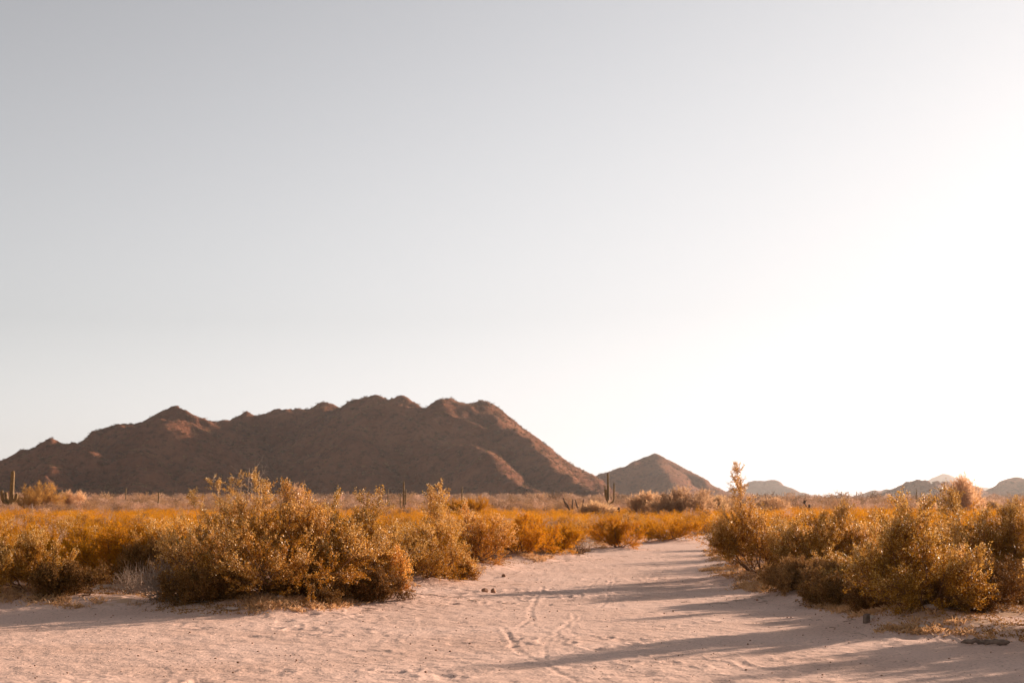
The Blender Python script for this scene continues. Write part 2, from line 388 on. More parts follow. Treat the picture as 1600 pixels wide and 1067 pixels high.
hill('right_hill', 'brown hill cut off by the right edge of the view', 2000,
     [(1500, 800), (1535, 770), (1555, 755), (1570, 748), (1583, 742), (1600, 744), (1640, 738), (1690, 750), (1760, 790)], [], None, .55, 4.5, seed=12, nz=5)
hill('far_peak', 'faint pale peak showing above the flat topped hill', 5600,
     [(1380, 785), (1420, 765), (1450, 750), (1478, 740), (1500, 749), (1545, 757), (1600, 757), (1700, 765), (1760, 785)], [], None, .45, 12, 600, 600, seed=14, nz=3)

# ------------------------------------------------------------------ shrub growing
def tubes(segs, k=3):
    """segs: (p0, p1, r0, r1) arrays -> open k-sided prisms"""
    p0 = np.array([s[0] for s in segs]); p1 = np.array([s[1] for s in segs])
    r0 = np.array([s[2] for s in segs])[:, None]; r1 = np.array([s[3] for s in segs])[:, None]
    d = p1 - p0; d /= np.linalg.norm(d, axis=1, keepdims=True) + 1e-9
    a = np.where(np.abs(d[:, 2:3]) < .9, np.array([[0, 0, 1.]]), np.array([[1., 0, 0]]))
    u = np.cross(d, a); u /= np.linalg.norm(u, axis=1, keepdims=True); v = np.cross(d, u)
    out = []
    for j in range(k):
        an = 2 * math.pi * j / k; o = u * math.cos(an) + v * math.sin(an)
        out += [p0 + o * r0, p1 + o * r1]
    Vv = np.stack(out, 1).reshape(-1, 3); n = len(segs); b = np.arange(n)[:, None] * 2 * k
    f = np.concatenate([np.stack([b[:, 0] + 2 * j, b[:, 0] + 2 * ((j + 1) % k), b[:, 0] + 2 * ((j + 1) % k) + 1, b[:, 0] + 2 * j + 1], 1) for j in range(k)])
    return Vv, f
def leaves(P, rng, L, W, dirs=None, spread=1.0):
    """one rhombic leaf per point"""
    n = len(P); t = rng.normal(size=(n, 3)); t /= np.linalg.norm(t, axis=1, keepdims=True)
    if dirs is not None:
        t = dirs + t * spread; t /= np.linalg.norm(t, axis=1, keepdims=True)
    q = rng.normal(size=(n, 3)); b = np.cross(t, q); b /= np.linalg.norm(b, axis=1, keepdims=True) + 1e-9
    s = (.65 + .7 * rng.random((n, 1))); l = t * L * s; w_ = b * W * s * .5
    Vv = np.stack([P, P + l * .45 + w_, P + l, P + l * .45 - w_], 1).reshape(-1, 3)
    return Vv, np.arange(n * 4).reshape(-1, 4)
def path_pts(rng, p, d, L, n, up=.15, jit=.12):
    pts = [p]; d = d / np.linalg.norm(d)
    for i in range(n):
        d = d + rng.normal(size=3) * jit + np.array([0, 0, up]); d /= np.linalg.norm(d)
        p = p + d * L / n; pts.append(p)
    return pts, d
def grow(seed, H=1.7, Rr=1.2, stems=16, kids=7, twigs=6, per=9, L=.026, W=.014, lean=(0, 0), low=.25, sprigs=(), thick=1., twlen=.2, tube_twigs=True, leafdrop=.0, base_r=.12):
    rng = np.random.default_rng(seed); S = []; P = []; D = []
    lean = np.array([lean[0], lean[1], 0.])
    def twig(p, d, l):
        pts, dd = path_pts(rng, p, d, l, 2, .12, .18)
        if tube_twigs:
            for a, b in zip(pts[:-1], pts[1:]): S.append((a, b, .0024 * thick, .0016 * thick))
        n = rng.poisson(per)
        if leafdrop and rng.random() < leafdrop: n = 0
        for _ in range(n):
            t = rng.random() ** .7 * 2; i = min(1, int(t)); q = pts[i] + (pts[i + 1] - pts[i]) * (t - i)
            P.append(q + rng.normal(size=3) * .016); D.append(dd)
    def stem(tip, r, s0=low, kid_n=kids, kl=1.):
        b = rng.normal(size=3) * base_r; b[2] = 0; p = b; n = 7; pts = [p]
        ctrl = np.array([tip[0] * .72 + b[0] * .2, tip[1] * .72 + b[1] * .2, tip[2] * .38])
        for i in range(1, n + 1):
            t = i / n; q = (1 - t) ** 2 * b + 2 * t * (1 - t) * ctrl + t * t * tip
            pts.append(q + rng.normal(size=3) * .022)
        for i in range(n):
            t0, t1 = i / n, (i + 1) / n
            S.append((pts[i], pts[i + 1], r * (1 - .75 * t0), r * (1 - .75 * t1)))
        Lm = np.linalg.norm(tip)
        for k in range(kid_n):
            s = s0 + (1 - s0) * (k + rng.random()) / kid_n
            t = min(s * n, n - .01); i = int(t); q = pts[i] + (pts[i + 1] - pts[i]) * (t - i)
            d = pts[i + 1] - pts[i]; d /= np.linalg.norm(d) + 1e-9
            d = d + rng.normal(size=3) * .55; l = Lm * (.38 - .22 * s) * (.7 + .6 * rng.random()) * kl
            cp, cdd = path_pts(rng, q, d, l, 4, .10, .14)
            for a, b2, w0 in zip(cp[:-1], cp[1:], range(4)):
                S.append((a, b2, r * .42 * (1 - .2 * w0), r * .42 * (1 - .2 * (w0 + 1))))
            for m in range(twigs):
                tt = (.25 + .75 * rng.random()) * 4; j = min(3, int(tt)); qq = cp[j] + (cp[j + 1] - cp[j]) * (tt - j)
                dd = cp[j + 1] - cp[j]; dd /= np.linalg.norm(dd) + 1e-9
                twig(qq, dd + rng.normal(size=3) * .6, twlen * (.6 + .8 * rng.random()))
            twig(cp[-1], cdd, twlen)
    for k in range(stems):
        az = 2 * math.pi * (k + rng.random() * .9) / stems * 1.618 * 3
        el = rng.random() ** .75
        rr = Rr * math.sin(el * 1.4) * (.72 + .4 * rng.random()); hh = H * math.cos(el * 1.33) ** .7 * (.82 + .24 * rng.random())
        tip = np.array([rr * math.cos(az), rr * math.sin(az), hh]) + lean * hh * (.6 + .6 * rng.random())
        stem(tip, (.011 + .008 * rng.random()) * thick)
    for (tx, ty, tz_, kn) in sprigs:
        stem(np.array([tx, ty, tz_], float), .009 * thick, .60, kn + 2, .55)
    return S, np.array(P), np.array(D), rng
def shrub_meshes(name, seed, leafmat=None, barkmat=None, droop=1.0, tk=3, **kw):
    S, P, D, rng = grow(seed, **kw)
    sv_, sf = tubes(S, tk); lv, lf = leaves(P, rng, kw.get('L', .026), kw.get('W', .014), D, droop)
    mats, mi = [leafmat or M_near], None
    if mats[0] is M_near:                                # upper outer leaves coloured pale to stand for sunlit highlights
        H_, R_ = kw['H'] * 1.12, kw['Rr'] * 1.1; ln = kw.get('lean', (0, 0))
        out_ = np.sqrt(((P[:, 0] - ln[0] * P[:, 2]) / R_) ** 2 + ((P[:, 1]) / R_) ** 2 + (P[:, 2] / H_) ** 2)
        mats.append(M_sun_tone); mi = (rng.random(len(P)) < .62 * sstep(.78, 1.02, out_) * sstep(.15, .55, P[:, 2] / H_) + .03).astype(np.int32)
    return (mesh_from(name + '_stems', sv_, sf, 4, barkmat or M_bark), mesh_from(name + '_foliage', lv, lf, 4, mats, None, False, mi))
def plant(name, meshes, x, y, label, cat, group=None, rz=0., s=1., names=('stems', 'foliage'), dz=-.03):
    e = empty(name, (x, y, tz(x, y) + dz), label, cat, group, rz, s)
    for nm, me in zip(names, meshes):
        if me is not None: obj(nm, me, e)
    return e

# hero bushes: pixel of the base, pixel top and half width give place and size
PLACED = []
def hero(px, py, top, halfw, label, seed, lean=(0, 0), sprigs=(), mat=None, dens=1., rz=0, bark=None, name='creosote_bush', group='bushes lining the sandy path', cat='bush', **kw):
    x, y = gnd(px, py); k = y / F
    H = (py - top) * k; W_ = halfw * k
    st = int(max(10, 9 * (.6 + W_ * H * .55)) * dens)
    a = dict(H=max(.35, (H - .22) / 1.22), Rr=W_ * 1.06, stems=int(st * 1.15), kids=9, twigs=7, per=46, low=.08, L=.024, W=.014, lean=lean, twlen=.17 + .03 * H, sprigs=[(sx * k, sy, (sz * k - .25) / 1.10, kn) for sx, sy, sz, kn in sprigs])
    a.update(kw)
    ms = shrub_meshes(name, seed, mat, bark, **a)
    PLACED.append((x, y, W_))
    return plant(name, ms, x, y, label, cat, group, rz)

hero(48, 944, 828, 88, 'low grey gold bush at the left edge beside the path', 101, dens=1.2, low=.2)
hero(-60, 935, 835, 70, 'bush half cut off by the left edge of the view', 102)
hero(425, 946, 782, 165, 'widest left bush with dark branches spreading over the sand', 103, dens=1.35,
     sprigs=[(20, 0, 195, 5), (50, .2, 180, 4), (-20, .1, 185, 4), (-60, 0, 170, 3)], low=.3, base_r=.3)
hero(530, 938, 785, 108, 'bush with sun toned tips right of the widest left bush with roots on sand', 104, lean=(.10, 0), dens=1.4,
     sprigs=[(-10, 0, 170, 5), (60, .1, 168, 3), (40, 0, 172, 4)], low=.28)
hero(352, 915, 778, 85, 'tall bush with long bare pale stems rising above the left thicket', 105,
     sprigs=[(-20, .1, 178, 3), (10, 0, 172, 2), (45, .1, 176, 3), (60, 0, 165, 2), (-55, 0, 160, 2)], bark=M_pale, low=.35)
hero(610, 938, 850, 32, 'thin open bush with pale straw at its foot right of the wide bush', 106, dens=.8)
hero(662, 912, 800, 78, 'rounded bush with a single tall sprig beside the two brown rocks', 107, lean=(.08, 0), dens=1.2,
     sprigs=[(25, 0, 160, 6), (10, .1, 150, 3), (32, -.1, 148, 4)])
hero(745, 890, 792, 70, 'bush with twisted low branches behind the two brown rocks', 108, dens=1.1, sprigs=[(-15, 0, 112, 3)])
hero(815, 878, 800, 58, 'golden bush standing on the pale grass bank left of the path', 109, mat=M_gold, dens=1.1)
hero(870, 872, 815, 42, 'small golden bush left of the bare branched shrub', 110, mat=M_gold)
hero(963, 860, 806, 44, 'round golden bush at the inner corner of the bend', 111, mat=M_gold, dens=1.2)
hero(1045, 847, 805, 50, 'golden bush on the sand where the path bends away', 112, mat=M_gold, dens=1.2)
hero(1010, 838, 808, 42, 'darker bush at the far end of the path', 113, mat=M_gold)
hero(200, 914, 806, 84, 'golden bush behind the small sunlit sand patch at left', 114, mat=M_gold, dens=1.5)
hero(238, 922, 838, 52, 'shade toned bush at the back corner of the sunlit sand patch', 142, mat=M_shade_tone, dens=1.4)
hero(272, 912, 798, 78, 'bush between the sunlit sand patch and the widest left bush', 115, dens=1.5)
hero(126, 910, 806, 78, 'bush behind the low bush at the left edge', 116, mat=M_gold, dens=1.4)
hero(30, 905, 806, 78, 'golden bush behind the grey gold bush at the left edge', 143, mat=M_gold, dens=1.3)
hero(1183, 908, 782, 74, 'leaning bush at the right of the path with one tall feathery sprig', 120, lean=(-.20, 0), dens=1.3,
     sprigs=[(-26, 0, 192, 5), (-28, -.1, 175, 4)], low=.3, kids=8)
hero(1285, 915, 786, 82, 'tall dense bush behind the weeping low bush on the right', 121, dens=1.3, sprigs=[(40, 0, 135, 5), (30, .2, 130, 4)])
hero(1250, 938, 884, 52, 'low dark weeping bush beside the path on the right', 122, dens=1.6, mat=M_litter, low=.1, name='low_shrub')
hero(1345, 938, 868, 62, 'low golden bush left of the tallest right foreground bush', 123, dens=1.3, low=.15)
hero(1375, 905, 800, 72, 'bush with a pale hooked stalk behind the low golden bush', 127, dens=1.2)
hero(1435, 978, 798, 88, 'tallest right foreground bush with sun toned leaf tips above the flat rock', 124, dens=1.5, low=.22,
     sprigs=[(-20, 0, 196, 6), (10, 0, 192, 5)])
hero(1535, 966, 868, 92, 'low wide foreground bush behind the fallen log', 125, mat=M_shade_tone, dens=1.4, low=.15)
hero(1580, 930, 788, 100, 'tall bush with sun toned tips at the right edge of the view', 126, dens=1.4, sprigs=[(-95, 0, 165, 5), (-85, .2, 150, 4)])
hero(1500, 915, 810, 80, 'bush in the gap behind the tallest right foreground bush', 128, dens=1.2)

hero(1490, 948, 842, 60, 'rounded low bush squeezed between the tallest right foreground bush and the log bush', 129, dens=1.2, low=.12)
hero(1330, 912, 806, 60, 'bush filling the thicket right of the tall dense bush', 130, dens=1.2)
hero(1310, 950, 900, 50, 'low shade toned bush at the sand edge between the weeping bush and the wooden stub', 132, mat=M_shade_tone, dens=1.3, low=.1)
hero(1392, 964, 905, 52, 'low bush directly behind the wooden stub', 133, mat=M_shade_tone, dens=1.3, low=.1)
hero(1492, 976, 902, 52, 'low bush just right of the flat grey rock', 134, mat=M_shade_tone, dens=1.3, low=.1)
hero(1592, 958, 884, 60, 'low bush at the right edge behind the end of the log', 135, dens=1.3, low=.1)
hero(95, 946, 880, 62, 'low shade toned bush right of the grey gold bush at the left edge', 136, mat=M_shade_tone, dens=1.3, low=.1)
hero(335, 952, 885, 70, 'low shade toned bush behind the flat grey stones at left', 137, mat=M_shade_tone, dens=1.4, low=.08)
hero(482, 948, 885, 66, 'low bush filling the foot of the widest left bush', 138, mat=M_shade_tone, dens=1.4, low=.08)
hero(578, 944, 885, 50, 'low bush with exposed roots right of the widest left bush', 139, mat=M_shade_tone, dens=1.2, low=.1)
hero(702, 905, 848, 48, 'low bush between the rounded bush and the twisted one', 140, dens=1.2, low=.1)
hero(300, 925, 845, 60, 'shade toned bush behind the grey tangled heap of dead branches', 141, mat=M_shade_tone, dens=1.4, low=.08)
hero(1230, 900, 800, 55, 'bush close behind the leaning bush', 131, dens=1.2)
for i, (bx_, by_, hb, wb) in enumerate([(8.1, 18.6, 1.9, 1.25), (7.9, 16.3, 1.8, 1.2), (9.6, 17.2, 2.0, 1.4), (10.4, 19.6, 2.0, 1.4)]):
    plant('creosote_bush', shrub_meshes('creosote_bush', 150 + i, H=hb * .8, Rr=wb, stems=26, kids=9, twigs=7, per=32, low=.1, L=.03, W=.017, twlen=.2), bx_, by_,
          'bush beyond the right edge whose shadow falls across the near sand', 'bush', 'bushes beyond the right edge of the view')
    PLACED.append((bx_, by_, wb))
# dead, leafless heap and bare shrubs
def bare(px, py, top, halfw, label, seed, name='dead_brush', mat=None, group=None, stems=26, cat='dead shrub', low=.1, thick=1., lean=(0, 0), kids=5, twigs=3):
    x, y = gnd(px, py); k = y / F
    S, P, D, rng = grow(seed, H=(py - top) * k, Rr=halfw * k, stems=stems, kids=kids, twigs=twigs, per=0.01, low=low, thick=thick, lean=lean)
    o = obj(name, mesh_from(name, *tubes(S, 4), 4, mat or M_dead)); o.location = (x, y, tz(x, y) - .02)
    tag(o, label, cat, group); return o
bare(262, 948, 896, 72, 'grey tangled heap of dead branches beside the widest left bush', 201, stems=40, thick=.8)
bare(208, 938, 905, 40, 'small grey dead branches at the edge of the sunlit sand patch', 202, stems=16, thick=.7)
bare(385, 912, 748, 34, 'long bare pale stems leaning above the widest left bush', 205, mat=M_pale, stems=9, low=.62, name='bare_stalks', thick=.8, kids=3, twigs=2)
bare(907, 866, 843, 22, 'bare branched low shrub on the left bank near the bend', 203, mat=M_bark, stems=9, cat='dead shrub')
bare(170, 850, 800, 14, 'bare pale stalks sticking up from the golden thicket at left', 204, mat=M_pale, stems=9, low=.5, name='bare_stalks')

# ------------------------------------------------------------------ middle distance bushes
rnd = random.Random(7)
MID_GOLD = [shrub_meshes('golden_bush', 300 + i, M_gold, M_bark, H=1.35 + .1 * (i % 3), Rr=1.15 + .1 * (i % 2), stems=15, kids=7, twigs=6, per=12, L=.045, W=.021, twlen=.24, low=.10, thick=1.0) for i in range(4)]
MID_PALE = [shrub_meshes('waxy_bush', 320 + i, M_near, M_bark, H=1.5, Rr=1.1, stems=15, kids=7, twigs=6, per=14, L=.038, W=.019, twlen=.22, low=.12, thick=1.0, sprigs=[(.2, 0, 1.9, 4)] if i == 1 else ()) for i in range(3)]
MID_DRY = [shrub_meshes('dry_bush', 340 + i, M_pink, M_pale, H=1.5, Rr=1.0, stems=15, kids=7, twigs=6, per=4, L=.05, W=.010, twlen=.3, low=.2, thick=.9, droop=.5) for i in range(2)]
cnt = 0
pts = []
for Y0 in range(0, 9000):
    t = rnd.random(); y = 24 + 56 * t ** .75
    x = rnd.uniform(-.40, .40) * y + rnd.uniform(-1, 1)
    pts.append((x, y))
arr = np.array(pts); sdv = path_sd(arr[:, 0], arr[:, 1]); acc = []
for (x, y), s in zip(pts, sdv):
    if s > -1.0: continue
    if any((x - a) ** 2 + (y - b) ** 2 < (1.05 + w_ * .55) ** 2 for a, b, w_ in PLACED): continue
    m = 1.75 + max(0, y - 45) * .018
    if any((x - a) ** 2 + (y - b) ** 2 < m * m for a, b in acc): continue
    # keep the small sunlit sand patch on the left open
    gxp = gnd(165, 925)
    if math.hypot(x - gxp[0], (y - gxp[1]) * .6) < 1.6: continue
    acc.append((x, y))
    if len(acc) >= 262: break
print('mid bushes', len(acc))
for x, y in acc:
    gold = rnd.random() < (.45 if y < 38 else .85)
    dry = rnd.random() < .08
    ms = rnd.choice(MID_DRY if dry else MID_GOLD if gold else MID_PALE)
    pxx = 800 + x / y * F
    if pxx < 1050:
        zone = 'behind the left row of path bushes'
    else:
        zone = 'behind the right row of path bushes'
    lb = ('orange gold feathery bush in the dense thicket ' if gold else 'pale leaved olive gold bush in the dense thicket ') + zone
    if dry: lb = 'pale leafless twiggy bush in the dense thicket ' + zone
    s = rnd.uniform(.54, .80) * (1.0 - .2 * float(sstep(32, 65, y)) if pxx < 1050 else 1.1 - .1 * float(sstep(40, 70, y)))
    plant('dry_bush' if dry else 'golden_bush' if gold else 'creosote_bush', ms, x, y, lb, 'bush', 'bushes of the middle distance thicket', rnd.uniform(0, 6.28), s).scale = (s * 1.32, s * 1.32, s)

# ------------------------------------------------------------------ instanced ground cover (stuff)
def proto(me):
    return bpy.data.objects.new(me.name, me)      # never linked: only the source of the scattered cover
def scatter(name, label, cat, P, scl, rot, idx, protos):
    n = len(P)
    me = bpy.data.meshes.new(name); me.vertices.add(n); me.vertices.foreach_set('co', np.asarray(P, np.float32).ravel())
    me.attributes.new('scl', 'FLOAT', 'POINT').data.foreach_set('value', np.asarray(scl, np.float32))
    me.attributes.new('rot', 'FLOAT', 'POINT').data.foreach_set('value', np.asarray(rot, np.float32))
    me.attributes.new('idx', 'INT', 'POINT').data.foreach_set('value', np.asarray(idx, np.int32))
    o = obj(name, me); tag(o, label, cat, kind='stuff')
    g = bpy.data.node_groups.new(name, 'GeometryNodeTree')
    g.interface.new_socket('Geometry', in_out='INPUT', socket_type='NodeSocketGeometry')
    g.interface.new_socket('Geometry', in_out='OUTPUT', socket_type='NodeSocketGeometry')
    a, b = g.nodes.new('NodeGroupInput'), g.nodes.new('NodeGroupOutput')
    ip = g.nodes.new('GeometryNodeInstanceOnPoints'); jn = g.nodes.new('GeometryNodeJoinGeometry')
    for pr in reversed(protos):
        oi = g.nodes.new('GeometryNodeObjectInfo'); oi.inputs['Object'].default_value = pr; oi.inputs['As Instance'].default_value = True
        g.links.new(oi.outputs['Geometry'], jn.inputs[0])
    def na(nm, t):
        q = g.nodes.new('GeometryNodeInputNamedAttribute'); q.data_type = t; q.inputs['Name'].default_value = nm; return q
    s_, r_, i_ = na('scl', 'FLOAT'), na('rot', 'FLOAT'), na('idx', 'INT')
    cx = g.nodes.new('ShaderNodeCombineXYZ'); g.links.new(r_.outputs[0], cx.inputs['Z'])
    g.links.new(a.outputs[0], ip.inputs['Points']); g.links.new(jn.outputs[0], ip.inputs['Instance'])
    ip.inputs['Pick Instance'].default_value = True
    g.links.new(i_.outputs[0], ip.inputs['Instance Index'])
    g.links.new(cx.outputs[0], ip.inputs['Rotation']); g.links.new(s_.outputs[0], ip.inputs['Scale'])
    g.links.new(ip.outputs[0], b.inputs[0])
    md = o.modifiers.new('cover', 'NODES'); md.node_group = g
    return o
def puff(name, seed, H, Rr, n, L, W, mat, squash=1.):
    """cheap rounded twiggy clump for distances where single leaves cannot be told apart"""
    rng = np.random.default_rng(seed)
    lob = rng.normal(size=(9, 3)) * [Rr * .45, Rr * .45, H * .12] + [0, 0, H * .55]
    c = lob[rng.integers(0, 9, n)]; d = rng.normal(size=(n, 3)); d /= np.linalg.norm(d, axis=1, keepdims=True)
    P = c + d * [Rr * .45, Rr * .45, H * .38] * rng.random((n, 1)) ** .4; P[:, 2] = np.abs(P[:, 2])
    dr = P - [0, 0, -.2]; dr /= np.linalg.norm(dr, axis=1, keepdims=True)
    lv, lf = leaves(P, rng, L, W, dr, .7)
    return mesh_from(name, lv, lf, 4, mat)
nprng = np.random.default_rng(5)
FAR_GOLD = [proto(shrub_meshes('scrub', 400 + i, M_gold, M_bark, H=1.4, Rr=1.75, stems=11, kids=5, twigs=3, per=6, L=.10, W=.04, twlen=.28, low=.12, tube_twigs=False)[1]) for i in range(4)]
FAR_TAN = [proto(puff('tan_scrub', 420 + i, 1.7, 1.3, 420, .26, .05, [M_tan, M_pink][i % 2])) for i in range(4)]
y = 75 + (330 - 75) * nprng.random(6500) ** .8; x = (nprng.random(6500) - .5) * 2 * (.43 * y + 4)
s_ = path_sd(x, y); k = s_ < -1.2; x, y = x[k], y[k]
z = terrain(x, y, np.full(len(x), -50.))
isg = nprng.random(len(x)) < np.clip(1.2 - (y - 90) / 170 + .5 * fbm(x * .03, y * .02, 55, 3), .1, .96)
idx = np.where(isg, nprng.integers(0, 4, len(x)), nprng.integers(4, 8, len(x)))
scatter('desert_scrub', 'orange desert scrub spreading across the plain to the foot of the hills', 'scrub',
        np.stack([x, y, z - .05], 1), (.36 + .24 * nprng.random(len(x)) + .55 * (~isg) * (y > 140) * nprng.random(len(x)) ** 3) * np.where(x > .11 * y, 1.12, 1), nprng.random(len(x)) * 6.28, idx, FAR_GOLD + FAR_TAN)
PUFF = [proto(puff('plain_scrub', 440 + i, 1.9, 1.7, 300, .34, .09, [M_tan, M_pink, M_tan][i])) for i in range(3)]
n = 22000; y = 320 + (1250 - 320) * nprng.random(n) ** .8; x = (nprng.random(n) - .5) * 2 * (.46 * y)
z = terrain(x, y, np.full(n, -50.))
scatter('distant_scrub', 'tan scrub dotting the far plain below the hills', 'scrub', np.stack([x, y, z - .1], 1),
        np.where((nprng.random(n) < .06) & (y > 500), 1.3 + 1.2 * nprng.random(n), .45 + .8 * nprng.random(n) ** 2), nprng.random(n) * 6.28, nprng.integers(0, 3, n), PUFF)
HP = [proto(puff('slope_scrub', 460 + i, 1.6, 1.5, 60, .55, .28, M_hill)) for i in range(3)]
pp = []
for hi, (xs, ys, Z, T) in enumerate(HILL_F):
    if hi not in (0, 1, 4, 5): continue
    n = [48000, 9000, 0, 0, 7000, 4000][hi]
    fx, fy = nprng.random(n) * (len(xs) - 2), nprng.random(n) * (len(ys) - 2)
    a, b = fx.astype(int), fy.astype(int); z0 = Z[b, a] * (1 - (fx - a)) + Z[b, a + 1] * (fx - a); zz = z0 * (1 - (fy - b)) + (Z[b + 1, a] * (1 - (fx - a)) + Z[b + 1, a + 1] * (fx - a)) * (fy - b)
    kk = Z[b, a] - T[b, a] > .5
    st = xs[1] - xs[0]
    pp.append(np.stack([xs[0] + fx * st, ys[0] + fy * st, zz - .45], 1)[kk])
pp = np.concatenate(pp); n = len(pp)
scatter('hillside_scrub', 'small dark scrub dotting the slopes of the hills', 'scrub', pp, .6 + .6 * nprng.random(n) ** 2, nprng.random(n) * 6.28, nprng.integers(0, 3, n), HP)

# ------------------------------------------------------------------ saguaros and dead trunks
def rib_tube(pts, rad, ribs=12, depth=.10, cap=True):
    """ribbed column following pts; rad(t) gives the radius"""
    pts = [np.array(p, float) for p in pts]; k = ribs * 2; Vv = []; n = len(pts)
    for i, p in enumerate(pts):
        d = pts[min(i + 1, n - 1)] - pts[max(i - 1, 0)]; d /= np.linalg.norm(d)
        a = np.array([0, 1., 0]); u = np.cross(d, a); u /= np.linalg.norm(u); v = np.cross(d, u)
        for j in range(k):
            an = math.pi * 2 * j / k; r = rad(i / (n - 1)) * (1 if j % 2 else 1 - depth)
            Vv.append(p + (u * math.cos(an) + v * math.sin(an)) * r)
    Fc = [(i * k + j, i * k + (j + 1) % k, (i + 1) * k + (j + 1) % k, (i + 1) * k + j) for i in range(n - 1) for j in range(k)]
    return Vv, Fc
def col_mesh(name, pts, r, mat, taper=.85, ribs=12):
    def rad(t): return r * (taper + (1 - taper) * math.sin(min(1, t * 1.3) * math.pi)) * (math.sqrt(max(0, 1 - ((t - .93) / .07) ** 2)) if t > .93 else 1) + .004
    # resample, dense near the top so that the tip is round
    P = [np.array(p, float) for p in pts]; L = [0]
    for a, b in zip(P[:-1], P[1:]): L.append(L[-1] + np.linalg.norm(b - a))
    ts = list(np.linspace(0, .92, 16)) + [.94, .96, .975, .99, 1.0]; Q = []
    for t in ts:
        s = t * L[-1]; i = max(0, min(len(P) - 2, int(np.searchsorted(L, s) - 1))); f = (s - L[i]) / (L[i + 1] - L[i]); Q.append(P[i] + (P[i + 1] - P[i]) * f)
    pr = np.array(Q); sm = pr.copy(); sm[1:-1] = (pr[:-2] + 2 * pr[1:-1] + pr[2:]) / 4
    fr = iter(ts)
    Vv, Fc = rib_tube(sm, lambda t: 0, ribs)
    Vv = []
    k = ribs * 2; n = len(sm)
    for i, p in enumerate(sm):
        d = sm[min(i + 1, n - 1)] - sm[max(i - 1, 0)]; d /= np.linalg.norm(d)
        u = np.cross(d, [0, 1., 0]); u /= np.linalg.norm(u); v = np.cross(d, u)
        for j in range(k):
            an = math.pi * 2 * j / k; rr = rad(ts[i]) * (1 if j % 2 else .86)
            Vv.append(p + (u * math.cos(an) + v * math.sin(an)) * rr)
    return mesh_from(name, Vv, Fc, 4, mat)
def saguaro(px, top, Y, label, arms=(), r=.24, lean=0., name='saguaro', mat=None, group='saguaros on the plain'):
    """arms: (attach height px, side px, tip height px) measured from the ground at that distance"""
    x, z = ray(px, top); X = x * Y; g = tz(X, Y); H = CAM_H + z * Y - g; k = Y / F
    e = empty(name, (X, Y, g - .1), label, 'cactus', group)
    obj('trunk', col_mesh('trunk', [(0, 0, 0), (lean * .3, 0, H * .4), (lean, 0, H + .1)], r, mat or M_sag, .85), e)
    for ah, sx, th, *dy in arms:
        d = dy[0] if dy else 0
        a0, s0, t0 = ah * k, sx * k, th * k
        P = [(0, 0, a0)] + [(s0 * math.sin(q * math.pi / 2), d * math.sin(q * math.pi / 2), a0 + abs(s0) * .75 * (1 - math.cos(q * math.pi / 2))) for q in (.25, .5, .75, 1)]
        P += [(s0 * 1.04, d, (a0 + abs(s0) * .75 + t0) / 2), (s0 * 1.06, d, t0)]
        obj('arm', col_mesh('arm', P, r * .72, mat or M_sag, .9, 10), e)
    return e
saguaro(19, 735, 190, 'tall saguaro with three raised arms at the left edge', [(16, -14, 38), (20, -9, 35, .3), (21, 8, 33)], .30, .12)
saguaro(248, 769, 225, 'short single saguaro standing against the dark hill at left', [(3, -1.8, 17)], .13)
saguaro(528, 756, 300, 'lone saguaro column behind the sun toned tips of the wide left bush', [], .17)
saguaro(631, 751, 220, 'thin tall saguaro with two close arms beside the forked stalk', [(7, -5, 31), (9, 3, 37)], .14)
saguaro(606.5, 763, 235, 'very thin saguaro with one tiny arm', [(8, -3.4, 22), (9, 2.5, 20)], .09)
saguaro(722, 760, 300, 'single saguaro behind the rounded bush with the sprig', [], .17)
saguaro(950, 738, 205, 'tall many armed saguaro in front of the small pointed hill', [(24, -4.5, 44), (16, 9, 48), (20, -3, 38, -.3)], .18)
saguaro(1432, 764, 250, 'slim saguaro spike in front of the flat topped hill', [], .11)
saguaro(1180, 776, 420, 'small distant saguaro between the right bushes', [], .2)
saguaro(197, 762, 620, 'tiny distant saguaro at the foot of the dark hill', [], .28)
saguaro(1465, 782, 170, 'small forked cactus left of the bare round tree', [(2, -2.6, 16), (2, 2.8, 14)], .13)
saguaro(966.5, 792, 150, 'short dark cactus stump below the tall many armed saguaro', [], .17, mat=M_char, group='short dark cacti')

def stick_tree(px, base_py, segs, Y, label, name='dead_tree', mat=None, cat='dead tree'):
    """segs: polylines in pixels relative to the base, with radii in metres"""
    x, _ = ray(px, base_py); X = x * Y; k = Y / F; S = []
    for line, r0, r1 in segs:
        n = len(line) - 1
        for i in range(n):
            a, b = line[i], line[i + 1]
            S.append((np.array([a[0] * k, .1 * math.sin(a[1]), a[1] * k]), np.array([b[0] * k, .1 * math.sin(b[1]), b[1] * k]), r0 + (r1 - r0) * i / n, r0 + (r1 - r0) * (i + 1) / n))
    o = obj(name, mesh_from(name, *tubes(S, 7), 4, mat or M_char)); o.location = (X, Y, tz(X, Y) - .1)
    return tag(o, label, cat)
stick_tree(889, 808, [([(0, 0), (1, 10), (-2, 18), (-7, 24), (-9, 30)], .13, .05), ([(3, 0), (6, 10), (5, 16), (6, 27)], .12, .05), ([(-1, 14), (-5, 17), (-8, 25)], .07, .03)], 160, 'blackened forked dead trunk left of the other fork')
stick_tree(905, 808, [([(0, 0), (0, 8), (-3, 16), (-6, 27)], .14, .05), ([(0, 5), (4, 13), (6, 20), (7, 28)], .13, .06), ([(2, 9), (7, 12)], .06, .03)], 160, 'blackened V shaped dead trunk with a low knob')
stick_tree(1262, 806, [([(0, 0), (1, 8), (-1, 16), (-6, 22)], .09, .04), ([(1, 8), (3, 14), (3, 19)], .2, .12), ([(-5, 21), (-3.5, 25)], .16, .16)], 165, 'dark knobbly cholla sticking out of the right thicket')
